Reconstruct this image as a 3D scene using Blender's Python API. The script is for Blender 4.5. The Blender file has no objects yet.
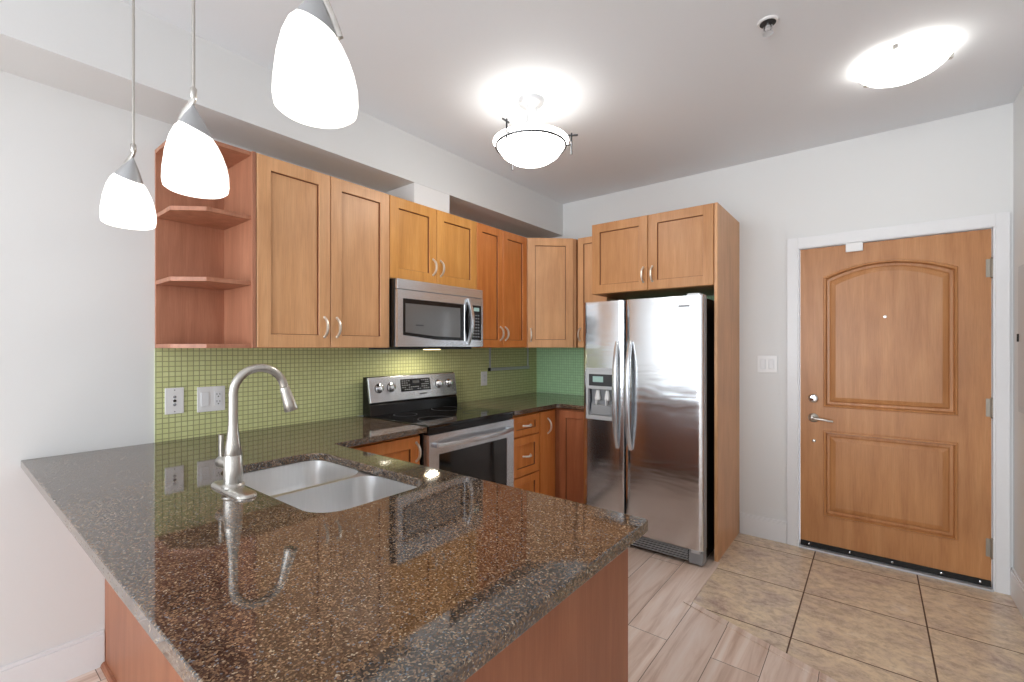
import bpy, bmesh, math, random
from mathutils import Vector, Matrix
R = math.radians
PI = math.pi
random.seed(7)
S = bpy.context.scene
COL = S.collection

# ------------------------------------------------------------------ camera
cam_d = bpy.data.cameras.new('camera')
cam = bpy.data.objects.new('camera', cam_d)
COL.objects.link(cam)
cam.location = (2.572, -3.651, 1.349)
cam.rotation_euler = (R(90.0), 0, R(38.212))
cam_d.sensor_width = 36
cam_d.lens = 458.675 / 1024 * 36
cam_d.shift_y = 6.2 / 1024
cam_d.clip_start = 0.02
S.camera = cam

# ------------------------------------------------------------------ colour management, sky, daylight
S.view_settings.view_transform = 'Standard'
S.view_settings.look = 'None'
S.view_settings.gamma = 1
S.view_settings.use_curve_mapping = False
S.view_settings.exposure = 0.5

W = bpy.data.worlds.new('sky')
S.world = W
W.use_nodes = True
wn = W.node_tree.nodes
wn['Background'].inputs[0].default_value = (0.86, 0.93, 1.0, 1)
wn['Background'].inputs[1].default_value = 1.6


def area(name, loc, rot, sx, sy, power, col=(1, 1, 1)):
    d = bpy.data.lights.new(name, 'AREA')
    d.shape = 'RECTANGLE'
    d.size = sx
    d.size_y = sy
    d.energy = power
    d.color = col
    o = bpy.data.objects.new(name, d)
    o.location = loc
    o.rotation_euler = rot
    COL.objects.link(o)
    return o


# daylight from an unseen window behind the camera, added to light the room
area('daylight_fill', (1.6, -8.9, 1.35), (R(106), 0, 0), 2.7, 2.2, 102, (0.91, 0.96, 1.0))
# daylight from a second unseen window, put into the left wall as extra light
area('daylight_fill', (-0.03, -6.7, 1.62), (0, R(-90), 0), 1.4, 2.9, 42, (0.92, 0.965, 1.0))


# ------------------------------------------------------------------ materials
def lin(c):
    return tuple(((v / 255) / 12.92 if v / 255 <= 0.04045 else (((v / 255) + 0.055) / 1.055) ** 2.4) for v in c) + (1,)


class NT:
    def __init__(s, name):
        s.m = bpy.data.materials.new(name)
        s.m.use_nodes = True
        s.t = s.m.node_tree
        s.p = s.t.nodes['Principled BSDF']

    def n(s, typ, **kw):
        o = s.t.nodes.new(typ)
        for k, v in kw.items():
            if k in o.inputs.keys():
                o.inputs[k].default_value = v
            else:
                setattr(o, k, v)
        return o

    def l(s, a, b):
        s.t.links.new(a, b)

    def set(s, **kw):
        for k, v in kw.items():
            s.p.inputs[k.replace('_', ' ')].default_value = v
        return s

    def coords(s, scale=(1, 1, 1), swap=None, rnd=False, rot=(0, 0, 0)):
        tc = s.n('ShaderNodeTexCoord')
        out = tc.outputs['Object']
        if swap:
            sp = s.n('ShaderNodeSeparateXYZ')
            cb = s.n('ShaderNodeCombineXYZ')
            s.l(out, sp.inputs[0])
            for i, a in enumerate(swap):
                s.l(sp.outputs['XYZ'.index(a)], cb.inputs[i])
            out = cb.outputs[0]
        if rnd:
            oi = s.n('ShaderNodeObjectInfo')
            mu = s.n('ShaderNodeMath', operation='MULTIPLY')
            s.l(oi.outputs['Random'], mu.inputs[0])
            mu.inputs[1].default_value = 37.0
            ad = s.n('ShaderNodeVectorMath', operation='ADD')
            s.l(out, ad.inputs[0])
            s.l(mu.outputs[0], ad.inputs[1])
            out = ad.outputs[0]
        mp = s.n('ShaderNodeMapping')
        mp.inputs['Scale'].default_value = scale
        mp.inputs['Rotation'].default_value = rot
        s.l(out, mp.inputs[0])
        return mp.outputs[0]

    def ramp(s, fac, stops, interp='LINEAR'):
        r = s.n('ShaderNodeValToRGB')
        r.color_ramp.interpolation = interp
        e = r.color_ramp.elements
        while len(e) < len(stops):
            e.new(0.5)
        for i, (p, c) in enumerate(stops):
            e[i].position = p
            e[i].color = c
        s.l(fac, r.inputs[0])
        return r.outputs[0]

    def noise(s, vec, scale, detail=4, rough=0.55, dist=0.0):
        n = s.n('ShaderNodeTexNoise')
        n.inputs['Scale'].default_value = scale
        n.inputs['Detail'].default_value = detail
        n.inputs['Roughness'].default_value = rough
        n.inputs['Distortion'].default_value = dist
        s.l(vec, n.inputs['Vector'])
        return n.outputs['Fac']

    def mix(s, fac, a, b, mode='MIX'):
        m = s.n('ShaderNodeMix', data_type='RGBA', blend_type=mode)
        for sock, v in ((m.inputs[0], fac), (m.inputs[6], a), (m.inputs[7], b)):
            if hasattr(v, 'is_output'):
                s.l(v, sock)
            else:
                sock.default_value = v
        return m.outputs[2]

    def bump(s, h, strength=0.1, dist=0.001, normal=None):
        b = s.n('ShaderNodeBump')
        b.inputs['Strength'].default_value = strength
        b.inputs['Distance'].default_value = dist
        s.l(h, b.inputs['Height'])
        s.l(b.outputs[0], s.p.inputs['Normal'])
        return b.outputs[0]


def plain(name, rgb, rough=0.5, metal=0.0, bump=0.0, bscale=60, spec=0.5):
    t = NT(name)
    c = lin(rgb)
    v = t.coords()
    f = t.noise(v, bscale, 3)
    d = tuple(x * 0.97 for x in c[:3]) + (1,)
    t.l(t.mix(f, c, d), t.p.inputs['Base Color'])
    t.set(Roughness=rough, Metallic=metal)
    t.p.inputs['Specular IOR Level'].default_value = spec
    if bump:
        t.bump(f, bump)
    return t.m


def wood(name, dark, mid, light, rough=0.38, swap=None, gs=1.0):
    t = NT(name)
    v = t.coords((9 * gs, 9 * gs, 0.9 * gs), swap=swap, rnd=True)
    f1 = t.noise(v, 2.2, 5, 0.6, 0.35)
    v2 = t.coords((160, 160, 5), swap=swap, rnd=True)
    f2 = t.noise(v2, 1.6, 4, 0.65)
    v3 = t.coords((1.6, 1.6, 1.2), swap=swap, rnd=True)
    f3 = t.noise(v3, 1.8, 2)
    c = t.ramp(f1, [(0.28, lin(dark)), (0.5, lin(mid)), (0.74, lin(light))])
    g = t.ramp(f2, [(0.3, (0.90, 0.88, 0.87, 1)), (0.62, (1.03, 1.03, 1.03, 1))])
    c = t.mix(1.0, c, g, 'MULTIPLY')
    h = t.ramp(f3, [(0.3, (0.9, 0.88, 0.86, 1)), (0.7, (1.08, 1.08, 1.06, 1))])
    c = t.mix(1.0, c, h, 'MULTIPLY')
    t.l(c, t.p.inputs['Base Color'])
    t.set(Roughness=rough)
    t.p.inputs['Specular IOR Level'].default_value = 0.4
    t.bump(f2, 0.06, 0.0006)
    return t.m


def steel(name, rgb=(196, 196, 198), rough=0.26, swap=None, brush=(3, 3, 260), wave=0.0, metal=1.0):
    t = NT(name)
    v = t.coords(brush, swap=swap)
    f = t.noise(v, 1.5, 3, 0.6)
    c = lin(rgb)
    t.l(t.mix(f, tuple(x * 0.88 for x in c[:3]) + (1,), c), t.p.inputs['Base Color'])
    r = t.n('ShaderNodeMapRange')
    r.inputs['To Min'].default_value = rough * 0.85
    r.inputs['To Max'].default_value = rough * 1.2
    t.l(f, r.inputs[0])
    t.l(r.outputs[0], t.p.inputs['Roughness'])
    t.set(Metallic=metal)
    if wave:
        v2 = t.coords((1.1, 1, 5.0))
        f2 = t.noise(v2, 2.0, 2, 0.5, 0.3)
        t.bump(f2, wave, 0.02)
    else:
        t.bump(f, 0.02, 0.0005)
    return t.m


M = {}
M['wall'] = plain('wall paint', (230, 231, 231), 0.6, bump=0.03, bscale=220)
M['ceiling'] = plain('ceiling paint', (240, 244, 249), 0.7, bump=0.04, bscale=180)
M['trim'] = plain('white satin trim', (236, 237, 239), 0.35)
M['plastic'] = plain('white plastic', (240, 240, 240), 0.3)
M['slot'] = plain('dark slot', (40, 38, 36), 0.6)
M['black'] = plain('black enamel', (16, 16, 18), 0.22)
M['blackmatte'] = plain('black rubber', (14, 14, 15), 0.6)
M['darkgrey'] = plain('dark grey plastic', (52, 53, 56), 0.45)
M['grey'] = plain('grey plastic', (150, 152, 155), 0.4)
M['silverplastic'] = plain('silver plastic', (196, 198, 201), 0.35, metal=0.3)
M['panelgrey'] = plain('light grey enamel', (206, 208, 210), 0.4)
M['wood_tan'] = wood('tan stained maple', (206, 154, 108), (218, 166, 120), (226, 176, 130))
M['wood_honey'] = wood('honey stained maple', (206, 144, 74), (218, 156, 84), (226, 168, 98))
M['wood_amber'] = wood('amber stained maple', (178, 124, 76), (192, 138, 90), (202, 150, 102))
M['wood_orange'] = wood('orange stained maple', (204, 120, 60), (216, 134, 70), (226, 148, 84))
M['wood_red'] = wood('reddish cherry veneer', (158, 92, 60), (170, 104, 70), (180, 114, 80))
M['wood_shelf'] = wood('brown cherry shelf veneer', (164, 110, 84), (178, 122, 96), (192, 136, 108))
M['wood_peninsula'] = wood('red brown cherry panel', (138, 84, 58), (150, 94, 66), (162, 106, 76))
M['wood_groove_shade'] = plain('stain and painted shade in door groove', (124, 72, 40), 0.5)  # shadow lines of the panel recess put into the colour, along with stain
M['wood_door'] = wood('varnished fir door', (176, 120, 74), (190, 134, 86), (200, 146, 98), 0.35)
M['wood_door_dark'] = wood('varnished fir moulding', (150, 94, 48), (176, 118, 66), (190, 132, 80), 0.35)
M['nickel'] = steel('brushed nickel', (205, 202, 196), 0.28, brush=(200, 200, 8))
M['pull'] = plain('brushed nickel pull', (232, 226, 214), 0.3, metal=0.65)
M['chrome'] = steel('chrome', (225, 226, 228), 0.08)
M['steel'] = steel('stainless steel', (218, 221, 225), 0.24, metal=0.82)
M['steel_fridge'] = steel('stainless steel fridge door', (222, 225, 228), 0.17, brush=(2, 2, 300), wave=0.11)
M['steel_sink'] = steel('satin stainless steel', (240, 240, 240), 0.33, brush=(90, 90, 3))
M['steel_dark'] = plain('dark painted steel', (80, 82, 85), 0.35, metal=0.8)
M['hinge'] = plain('worn satin hinge metal', (150, 142, 130), 0.4, metal=0.7)
M['cap'] = plain('grey metal cap', (186, 188, 190), 0.4, metal=0.6)

t = NT('black ceramic glass')
v = t.coords()
t.l(t.mix(t.noise(v, 400, 2), lin((10, 10, 11)), lin((20, 20, 21))), t.p.inputs['Base Color'])
t.set(Roughness=0.06, IOR=1.6)
M['glass_black'] = t.m
t = NT('microwave window glass')
v = t.coords()
t.l(t.mix(t.noise(v, 500, 2), lin((96, 96, 96)), lin((122, 122, 122))), t.p.inputs['Base Color'])
t.set(Roughness=0.12, IOR=1.7)
M['glass_grey'] = t.m

t = NT('lcd display')
t.l(t.mix(t.noise(t.coords(), 90, 2), lin((150, 178, 172)), lin((164, 190, 184))), t.p.inputs['Base Color'])
t.set(Roughness=0.25)
t.p.inputs['Emission Color'].default_value = lin((150, 185, 178))
t.p.inputs['Emission Strength'].default_value = 0.15
M['lcd'] = t.m


def glow(name, strength, rgb=(255, 252, 246)):
    t = NT(name)
    c = lin(rgb)
    t.l(t.mix(t.noise(t.coords(), 8, 2), c, tuple(x * 0.98 for x in c[:3]) + (1,)), t.p.inputs['Base Color'])
    t.p.inputs['Emission Color'].default_value = c
    t.p.inputs['Emission Strength'].default_value = strength
    t.set(Roughness=0.25)
    return t.m


M['glow'] = glow('lit opal glass', 1.05)
M['glow_soft'] = glow('softly lit frosted glass', 11.0)
M['glow_soft_warm'] = glow('warm lamp lens', 3.0, (255, 226, 170))
M['glow_lining'] = glow('inside of frosted glass bowl', 2.6)
M['glow_flush'] = glow('lit flush opal glass', 4.5)

# granite
t = NT('polished brown granite')
v = t.coords()
vo = t.n('ShaderNodeTexVoronoi')
vo.inputs['Scale'].default_value = 340
t.l(v, vo.inputs['Vector'])
base = t.ramp(t.noise(v, 60, 5, 0.7), [(0.3, lin((30, 29, 28))), (0.5, lin((66, 58, 50))), (0.7, lin((106, 90, 74)))])
sep = t.n('ShaderNodeSeparateColor')
t.l(vo.outputs['Color'], sep.inputs[0])
fl = t.ramp(sep.outputs[0], [(0.0, lin((30, 28, 27))), (0.30, lin((76, 63, 56))), (0.56, lin((124, 98, 78))), (0.78, lin((158, 130, 102))), (0.93, lin((200, 184, 160))), (0.96, lin((118, 128, 140)))], 'CONSTANT')
c = t.mix(0.7, base, fl)
lg = t.ramp(t.noise(v, 3.0, 3), [(0.35, (0.82, 0.84, 0.86, 1)), (0.65, (1.15, 1.1, 1.05, 1))])
c = t.mix(1.0, c, lg, 'MULTIPLY')
t.l(c, t.p.inputs['Base Color'])
t.set(Roughness=0.045, IOR=1.95)
M['granite'] = t.m


def mosaic(name, swap, c1, c2, c3, grout, pitch=0.0245):
    t = NT(name)
    v = t.coords(swap=swap)
    b = t.n('ShaderNodeTexBrick')
    b.offset = 0.0
    b.squash = 1.0
    b.inputs['Scale'].default_value = 1
    b.inputs['Brick Width'].default_value = pitch
    b.inputs['Row Height'].default_value = pitch * 0.97
    b.inputs['Mortar Size'].default_value = 0.0019
    b.inputs['Mortar Smooth'].default_value = 0.1
    b.inputs['Bias'].default_value = 0.0
    b.inputs['Color1'].default_value = lin(c1)
    b.inputs['Color2'].default_value = lin(c2)
    b.inputs['Mortar'].default_value = lin(grout)
    t.l(v, b.inputs['Vector'])
    t.l(b.outputs['Color'], t.p.inputs['Base Color'])
    r = t.n('ShaderNodeMapRange')
    r.inputs['To Min'].default_value = 0.12
    r.inputs['To Max'].default_value = 0.7
    t.l(b.outputs['Fac'], r.inputs[0])
    t.l(r.outputs[0], t.p.inputs['Roughness'])
    inv = t.n('ShaderNodeMath', operation='SUBTRACT')
    inv.inputs[0].default_value = 1
    t.l(b.outputs['Fac'], inv.inputs[1])
    t.bump(inv.outputs[0], 0.5, 0.0015)
    return t.m


M['mosaic_olive'] = mosaic('olive green glass mosaic', 'YZX', (212, 216, 156), (220, 224, 166), None, (156, 160, 112))
M['mosaic_jade'] = mosaic('jade green glass mosaic', 'XZY', (176, 216, 168), (186, 224, 178), None, (138, 178, 134))

# laminate
t = NT('pale laminate planks')
v = t.coords(swap='YXZ')
b = t.n('ShaderNodeTexBrick')
b.offset = 0.37
b.offset_frequency = 2
for k, val in (('Scale', 1), ('Brick Width', 1.22), ('Row Height', 0.19), ('Mortar Size', 0.0016), ('Mortar Smooth', 0.2)):
    b.inputs[k].default_value = val
b.inputs['Color1'].default_value = (0, 0, 0, 1)
b.inputs['Color2'].default_value = (1, 1, 1, 1)
b.inputs['Mortar'].default_value = (0.5, 0.5, 0.5, 1)
mpn = t.n('ShaderNodeMapping')
mpn.inputs['Location'].default_value = (0.33, 0.073, 0)
t.l(v, mpn.inputs[0])
t.l(mpn.outputs[0], b.inputs['Vector'])
vv = t.coords((14, 0.9, 1))
ad = t.n('ShaderNodeVectorMath', operation='ADD')
sc = t.n('ShaderNodeVectorMath', operation='SCALE')
sc.inputs['Scale'].default_value = 9.0
t.l(b.outputs['Color'], sc.inputs[0])
t.l(vv, ad.inputs[0])
t.l(sc.outputs[0], ad.inputs[1])
g1 = t.noise(ad.outputs[0], 1.3, 5, 0.6, 0.8)
c = t.ramp(g1, [(0.28, lin((198, 168, 148))), (0.5, lin((234, 214, 200))), (0.72, lin((245, 233, 224)))])
tone = t.ramp(b.outputs['Color'], [(0.0, (0.82, 0.77, 0.74, 1)), (1.0, (1.05, 1.05, 1.05, 1))])
c = t.mix(1.0, c, tone, 'MULTIPLY')
c = t.mix(b.outputs['Fac'], c, lin((110, 88, 74)))
t.l(c, t.p.inputs['Base Color'])
t.set(Roughness=0.3)
M['laminate'] = t.m

# entry floor tiles
t = NT('tan stone look floor tiles')
v = t.coords()
b = t.n('ShaderNodeTexBrick')
b.offset = 0.0
for k, val in (('Scale', 1), ('Brick Width', 0.505), ('Row Height', 0.503), ('Mortar Size', 0.0035), ('Mortar Smooth', 0.1)):
    b.inputs[k].default_value = val
b.inputs['Color1'].default_value = (0, 0, 0, 1)
b.inputs['Color2'].default_value = (1, 1, 1, 1)
b.inputs['Mortar'].default_value = (0.5, 0.5, 0.5, 1)
mpn = t.n('ShaderNodeMapping')
mpn.inputs['Location'].default_value = (-2.272 + 0.505 * 10, 0.172 + 0.503 * 10, 0)
t.l(v, mpn.inputs[0])
t.l(mpn.outputs[0], b.inputs['Vector'])
sc = t.n('ShaderNodeVectorMath', operation='SCALE')
sc.inputs['Scale'].default_value = 11.0
t.l(b.outputs['Color'], sc.inputs[0])
ad = t.n('ShaderNodeVectorMath', operation='ADD')
t.l(t.coords((1.0, 1.25, 1), rot=(0, 0, 0.3)), ad.inputs[0])
t.l(sc.outputs[0], ad.inputs[1])
n1 = t.noise(ad.outputs[0], 4.2, 10, 0.74, 0.5)
n2 = t.noise(ad.outputs[0], 22, 8, 0.75, 0.3)
c = t.ramp(n1, [(0.30, lin((190, 166, 154))), (0.44, lin((222, 202, 180))), (0.56, lin((236, 216, 186))), (0.70, lin((242, 228, 210)))])
c2 = t.ramp(n2, [(0.38, (0.76, 0.73, 0.73, 1)), (0.56, (1.03, 1.03, 1.02, 1))])
c = t.mix(1.0, c, c2, 'MULTIPLY')
c = t.mix(b.outputs['Fac'], c, lin((92, 66, 48)))
t.l(c, t.p.inputs['Base Color'])
r = t.n('ShaderNodeMapRange')
r.inputs['To Min'].default_value = 0.25
r.inputs['To Max'].default_value = 0.8
t.l(b.outputs['Fac'], r.inputs[0])
t.l(r.outputs[0], t.p.inputs['Roughness'])
inv = t.n('ShaderNodeMath', operation='MULTIPLY_ADD')
inv.inputs[1].default_value = -1
inv.inputs[2].default_value = 1
t.l(b.outputs['Fac'], inv.inputs[0])
t.bump(inv.outputs[0], 0.4, 0.002)
M['tile'] = t.m


# ------------------------------------------------------------------ mesh building helpers
class MB:
    """Collects shapes into one mesh."""

    def __init__(s):
        s.v, s.f, s.sm = [], [], []

    def add(s, verts, faces, smooth=False):
        o = len(s.v)
        s.v += [tuple(p) for p in verts]
        for f in faces:
            s.f.append(tuple(i + o for i in f))
            s.sm.append(smooth)
        return s

    def addbm(s, bm, smooth=False):
        bm.verts.ensure_lookup_table()
        bm.verts.index_update()
        s.add([v.co[:] for v in bm.verts], [[v.index for v in f.verts] for f in bm.faces], smooth)
        bm.free()
        return s

    def box(s, x0, x1, y0, y1, z0, z1, bev=0.0, seg=2, smooth=False):
        bm = bmesh.new()
        bmesh.ops.create_cube(bm, size=1)
        for v in bm.verts:
            v.co = Vector(((x0 + x1) / 2 + v.co.x * (x1 - x0), (y0 + y1) / 2 + v.co.y * (y1 - y0), (z0 + z1) / 2 + v.co.z * (z1 - z0)))
        if bev:
            bmesh.ops.bevel(bm, geom=bm.edges[:], offset=bev, segments=seg, profile=0.5, affect='EDGES')
        return s.addbm(bm, smooth)

    def prism(s, loop, z0, z1, bev=0.0, ax='z', smooth=False):
        """loop of 2D points extruded along an axis"""
        bm = bmesh.new()
        vs = [bm.verts.new((p[0], p[1], z0)) for p in loop]
        f = bm.faces.new(vs)
        bmesh.ops.recalc_face_normals(bm, faces=[f])
        r = bmesh.ops.extrude_face_region(bm, geom=[f])
        for g in r['geom']:
            if isinstance(g, bmesh.types.BMVert):
                g.co.z = z1
        bmesh.ops.recalc_face_normals(bm, faces=bm.faces[:])
        if bev:
            bmesh.ops.bevel(bm, geom=bm.edges[:], offset=bev, segments=2, profile=0.5, affect='EDGES')
        if ax == 'y':
            for v in bm.verts:
                v.co = Vector((v.co.x, v.co.z, v.co.y))
        elif ax == 'x':
            for v in bm.verts:
                v.co = Vector((v.co.z, v.co.x, v.co.y))
        bmesh.ops.recalc_face_normals(bm, faces=bm.faces[:])
        return s.addbm(bm, smooth)

    def lathe(s, prof, c=(0, 0, 0), seg=32, axis=(0, 0, 1), cap0=True, cap1=True, sx=1, sy=1):
        q = Vector((0, 0, 1)).rotation_difference(Vector(axis).normalized()).to_matrix()
        vs, fs = [], []
        for (r, z) in prof:
            for i in range(seg):
                a = 2 * PI * i / seg
                vs.append(Vector(c) + q @ Vector((r * math.cos(a) * sx, r * math.sin(a) * sy, z)))
        n = len(prof)
        for j in range(n - 1):
            for i in range(seg):
                k = (i + 1) % seg
                fs.append((j * seg + i, j * seg + k, (j + 1) * seg + k, (j + 1) * seg + i))
        if cap0:
            fs.append(tuple(reversed(range(seg))))
        if cap1:
            fs.append(tuple(range((n - 1) * seg, n * seg)))
        return s.add(vs, fs, True)

    def tube(s, pts, rad, seg=12, sq=None, cap=True):
        """sweep along points; rad float or list; sq=(a,b) half sizes for a flat strip"""
        pts = [Vector(p) for p in pts]
        n = len(pts)
        rads = rad if isinstance(rad, (list, tuple)) else [rad] * n
        tn = []
        for i in range(n):
            a = pts[max(0, i - 1)]
            b = pts[min(n - 1, i + 1)]
            tn.append((b - a).normalized())
        up = Vector((0, 0, 1)) if abs(tn[0].z) < 0.9 else Vector((1, 0, 0))
        nrm = (up - tn[0] * up.dot(tn[0])).normalized()
        vs, fs = [], []
        for i in range(n):
            if i:
                q = tn[i - 1].rotation_difference(tn[i])
                nrm = q @ nrm
                nrm = (nrm - tn[i] * nrm.dot(tn[i])).normalized()
            bn = tn[i].cross(nrm)
            for k in range(seg):
                a = 2 * PI * k / seg
                if sq:
                    e = 0.35
                    ca, sa = math.cos(a), math.sin(a)
                    ca = math.copysign(abs(ca) ** e, ca)
                    sa = math.copysign(abs(sa) ** e, sa)
                    vs.append(pts[i] + nrm * ca * sq[0] * rads[i] + bn * sa * sq[1] * rads[i])
                else:
                    vs.append(pts[i] + (nrm * math.cos(a) + bn * math.sin(a)) * rads[i])
        for i in range(n - 1):
            for k in range(seg):
                m = (k + 1) % seg
                fs.append((i * seg + k, i * seg + m, (i + 1) * seg + m, (i + 1) * seg + k))
        if cap:
            fs.append(tuple(reversed(range(seg))))
            fs.append(tuple(range((n - 1) * seg, n * seg)))
        return s.add(vs, fs, True)

    def loft(s, loops, smooth=False, cap0=False, cap1=False):
        n = len(loops[0])
        vs = [p for l in loops for p in l]
        fs = []
        for j in range(len(loops) - 1):
            for i in range(n):
                k = (i + 1) % n
                fs.append((j * n + i, j * n + k, (j + 1) * n + k, (j + 1) * n + i))
        if cap0:
            fs.append(tuple(reversed(range(n))))
        if cap1:
            fs.append(tuple(range((len(loops) - 1) * n, len(loops) * n)))
        return s.add(vs, fs, smooth)

    def mark(s, n0, n1):
        s.alt = getattr(s, 'alt', []) + list(range(n0, n1))
        return s

    def xf(s, mat):
        s.v = [tuple(mat @ Vector(p)) for p in s.v]
        return s

    def build(s, name, mat, parent=None, label=None):
        me = bpy.data.meshes.new(name)
        me.from_pydata(s.v, [], s.f)
        bm = bmesh.new()
        bm.from_mesh(me)
        bmesh.ops.recalc_face_normals(bm, faces=bm.faces[:])
        bm.to_mesh(me)
        bm.free()
        for p, sm in zip(me.polygons, s.sm):
            p.use_smooth = sm
        if any(s.sm):
            try:
                me.set_sharp_from_angle(angle=R(38))
            except Exception:
                pass
        me.materials.append(M[mat] if isinstance(mat, str) else mat)
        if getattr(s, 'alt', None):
            me.materials.append(M['wood_groove_shade'])
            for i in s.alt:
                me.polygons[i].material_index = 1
        o = bpy.data.objects.new(name, me)
        COL.objects.link(o)
        if parent:
            o.parent = parent
        if label:
            o['label'] = label
        return o


def thing(name, label, cat, loc=(0, 0, 0), rz=0.0, group=None):
    o = bpy.data.objects.new(name, None)
    o.empty_display_size = 0.05
    COL.objects.link(o)
    o.location = loc
    o.rotation_euler = (0, 0, rz)
    return tag(o, label, cat, group)


def tag(o, label, cat=None, group=None):
    o['label'] = label
    if cat:
        o['category'] = cat
    if group:
        o['group'] = group
    return o


def struct(o, label=None):
    o['kind'] = 'structure'
    if label:
        o['label'] = label
    return o


def holed_face(outer, holes, y0, mb, rim_y):
    """front plate (x,z) at y0 with holes; outer border runs back to rim_y; each hole = list of (loop, y) rings"""
    bm = bmesh.new()
    edges = []
    for loop in [outer] + [h[0][0] for h in holes]:
        vs = [bm.verts.new((p[0], y0, p[1])) for p in loop]
        for i in range(len(vs)):
            edges.append(bm.edges.new((vs[i], vs[(i + 1) % len(vs)])))
    bmesh.ops.triangle_fill(bm, edges=edges, use_beauty=True, use_dissolve=False, normal=(0, -1, 0))
    mb.addbm(bm)
    for h in holes:
        loops = [[(p[0], y, p[1]) for p in loop] for loop, y in h]
        mb.loft(loops)
        last = loops[-1]
        mb.add(last, [tuple(range(len(last)))])
    o1 = [(p[0], y0, p[1]) for p in outer]
    o2 = [(p[0], rim_y, p[1]) for p in outer]
    mb.loft([o1, o2])
    mb.add(o2, [tuple(range(len(o2)))])
    return mb


def rect(x0, x1, z0, z1, i=0.0):
    return [(x0 + i, z0 + i), (x1 - i, z0 + i), (x1 - i, z1 - i), (x0 + i, z1 - i)]


def shaker(x0, x1, z0, z1, fr=0.062, y0=-0.02, yb=0.0, dep=0.013):
    mb = MB()
    g = 0.0018
    x0 += g
    x1 -= g
    z0 += g
    z1 -= g
    e = 0.0025
    hole = [(rect(x0, x1, z0, z1, fr), y0), (rect(x0, x1, z0, z1, fr + 0.002), y0 + 0.003), (rect(x0, x1, z0, z1, fr + 0.0025), y0 + dep), (rect(x0, x1, z0, z1, fr + 0.005), y0 + dep)]
    holed_face(rect(x0, x1, z0, z1, e), [hole], y0, mb, y0)
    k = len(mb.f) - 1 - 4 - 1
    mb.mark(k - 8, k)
    mb.f.pop()
    mb.sm.pop()
    a = [(p[0], y0, p[1]) for p in rect(x0, x1, z0, z1, e)]
    b = [(p[0], y0 + e, p[1]) for p in rect(x0, x1, z0, z1)]
    c = [(p[0], yb, p[1]) for p in rect(x0, x1, z0, z1)]
    mb.loft([a, b, c])
    mb.add(c, [(0, 1, 2, 3)])
    return mb


def pull(cx, cz, length=0.1, vert=True, y=-0.02, out=0.03):
    """arched bow handle"""
    pts, rads = [], []
    n = 14
    for i in range(n + 1):
        u = i / n * 2 - 1
        d = out * (1 - abs(u) ** 2.6)
        t_ = u * length / 2
        pts.append((cx, y - d - 0.001, cz + t_) if vert else (cx + t_, y - d - 0.001, cz))
        rads.append(1.0 - 0.25 * (abs(u) ** 3))
    mb = MB().tube(pts, rads, 10, sq=(0.0068, 0.0055))
    for u in (-1, 1):
        c = (cx, y, cz + u * length / 2) if vert else (cx + u * length / 2, y, cz)
        mb.lathe([(0.0075, 0), (0.0075, 0.003), (0.005, 0.006)], c, 12, (0, -1, 0))
    return mb


# ------------------------------------------------------------------ the room
H, HS, SX = 2.68, 2.388, 0.302
XW, YB = 3.172, -9.0
mb = MB()
mb.box(-0.1, 0, -5.2, 0.1, 0, H + 0.1)
mb.box(-0.1, 0, YB, -8.2, 0, H + 0.1)
mb.box(-0.1, 0, -8.2, -5.2, 0, 0.9)
mb.box(-0.1, 0, -8.2, -5.2, 2.35, H + 0.1)
struct(mb.build('wall_left', 'wall'), 'white wall behind the kitchen counter')
mb = MB()
for y in (-8.2, -6.73, -5.26):
    mb.box(-0.02, 0.012, y, y + 0.06, 0.9, 2.35, 0.002)
for z in (0.9, 2.29):
    mb.box(-0.02, 0.012, -8.2, -5.2, z, z + 0.06, 0.002)
struct(mb.build('added_window_2', 'trim'))  # unseen frame, added around the extra light in the left wall
# door wall with an opening for the door
mb = MB()
mb.box(0, 2.165, 0, 0.1, 0, H + 0.1)
mb.box(3.108, XW + 0.1, 0, 0.1, 0, H + 0.1)
mb.box(2.165, 3.108, 0, 0.1, 2.022, H + 0.1)
struct(mb.build('wall_back', 'wall'), 'white wall with the wooden entry door')
struct(MB().box(XW, XW + 0.1, YB, 0, 0, H + 0.1).build('wall_right', 'wall'))
mb = MB()
mb.box(-0.1, 0.2, YB - 0.1, YB, 0, H + 0.1)
mb.box(3.0, XW + 0.1, YB - 0.1, YB, 0, H + 0.1)
mb.box(0.2, 3.0, YB - 0.1, YB, 2.5, H + 0.1)
mb.box(0.2, 3.0, YB - 0.1, YB, 0, 0.2)
struct(mb.build('wall_front', 'wall'))
mb = MB()
for x in (0.2, 1.1, 2.03, 2.94):
    mb.box(x, x + 0.06, YB - 0.09, YB - 0.02, 0.2, 2.5)
mb.box(0.2, 3.0, YB - 0.09, YB - 0.02, 0.2, 0.26)
mb.box(0.2, 3.0, YB - 0.09, YB - 0.02, 2.44, 2.5)
struct(mb.build('added_window_1', 'trim'))  # unseen window, added behind the camera to light the room
struct(MB().box(-0.1, XW + 0.1, YB - 0.1, 0.1, H, H + 0.08).build('ceiling', 'ceiling'), 'light grey white ceiling')
struct(MB().box(0, SX, YB, 0, HS, H).build('trim_1', 'wall'), 'white dropped soffit above the kitchen cabinets')
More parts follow.
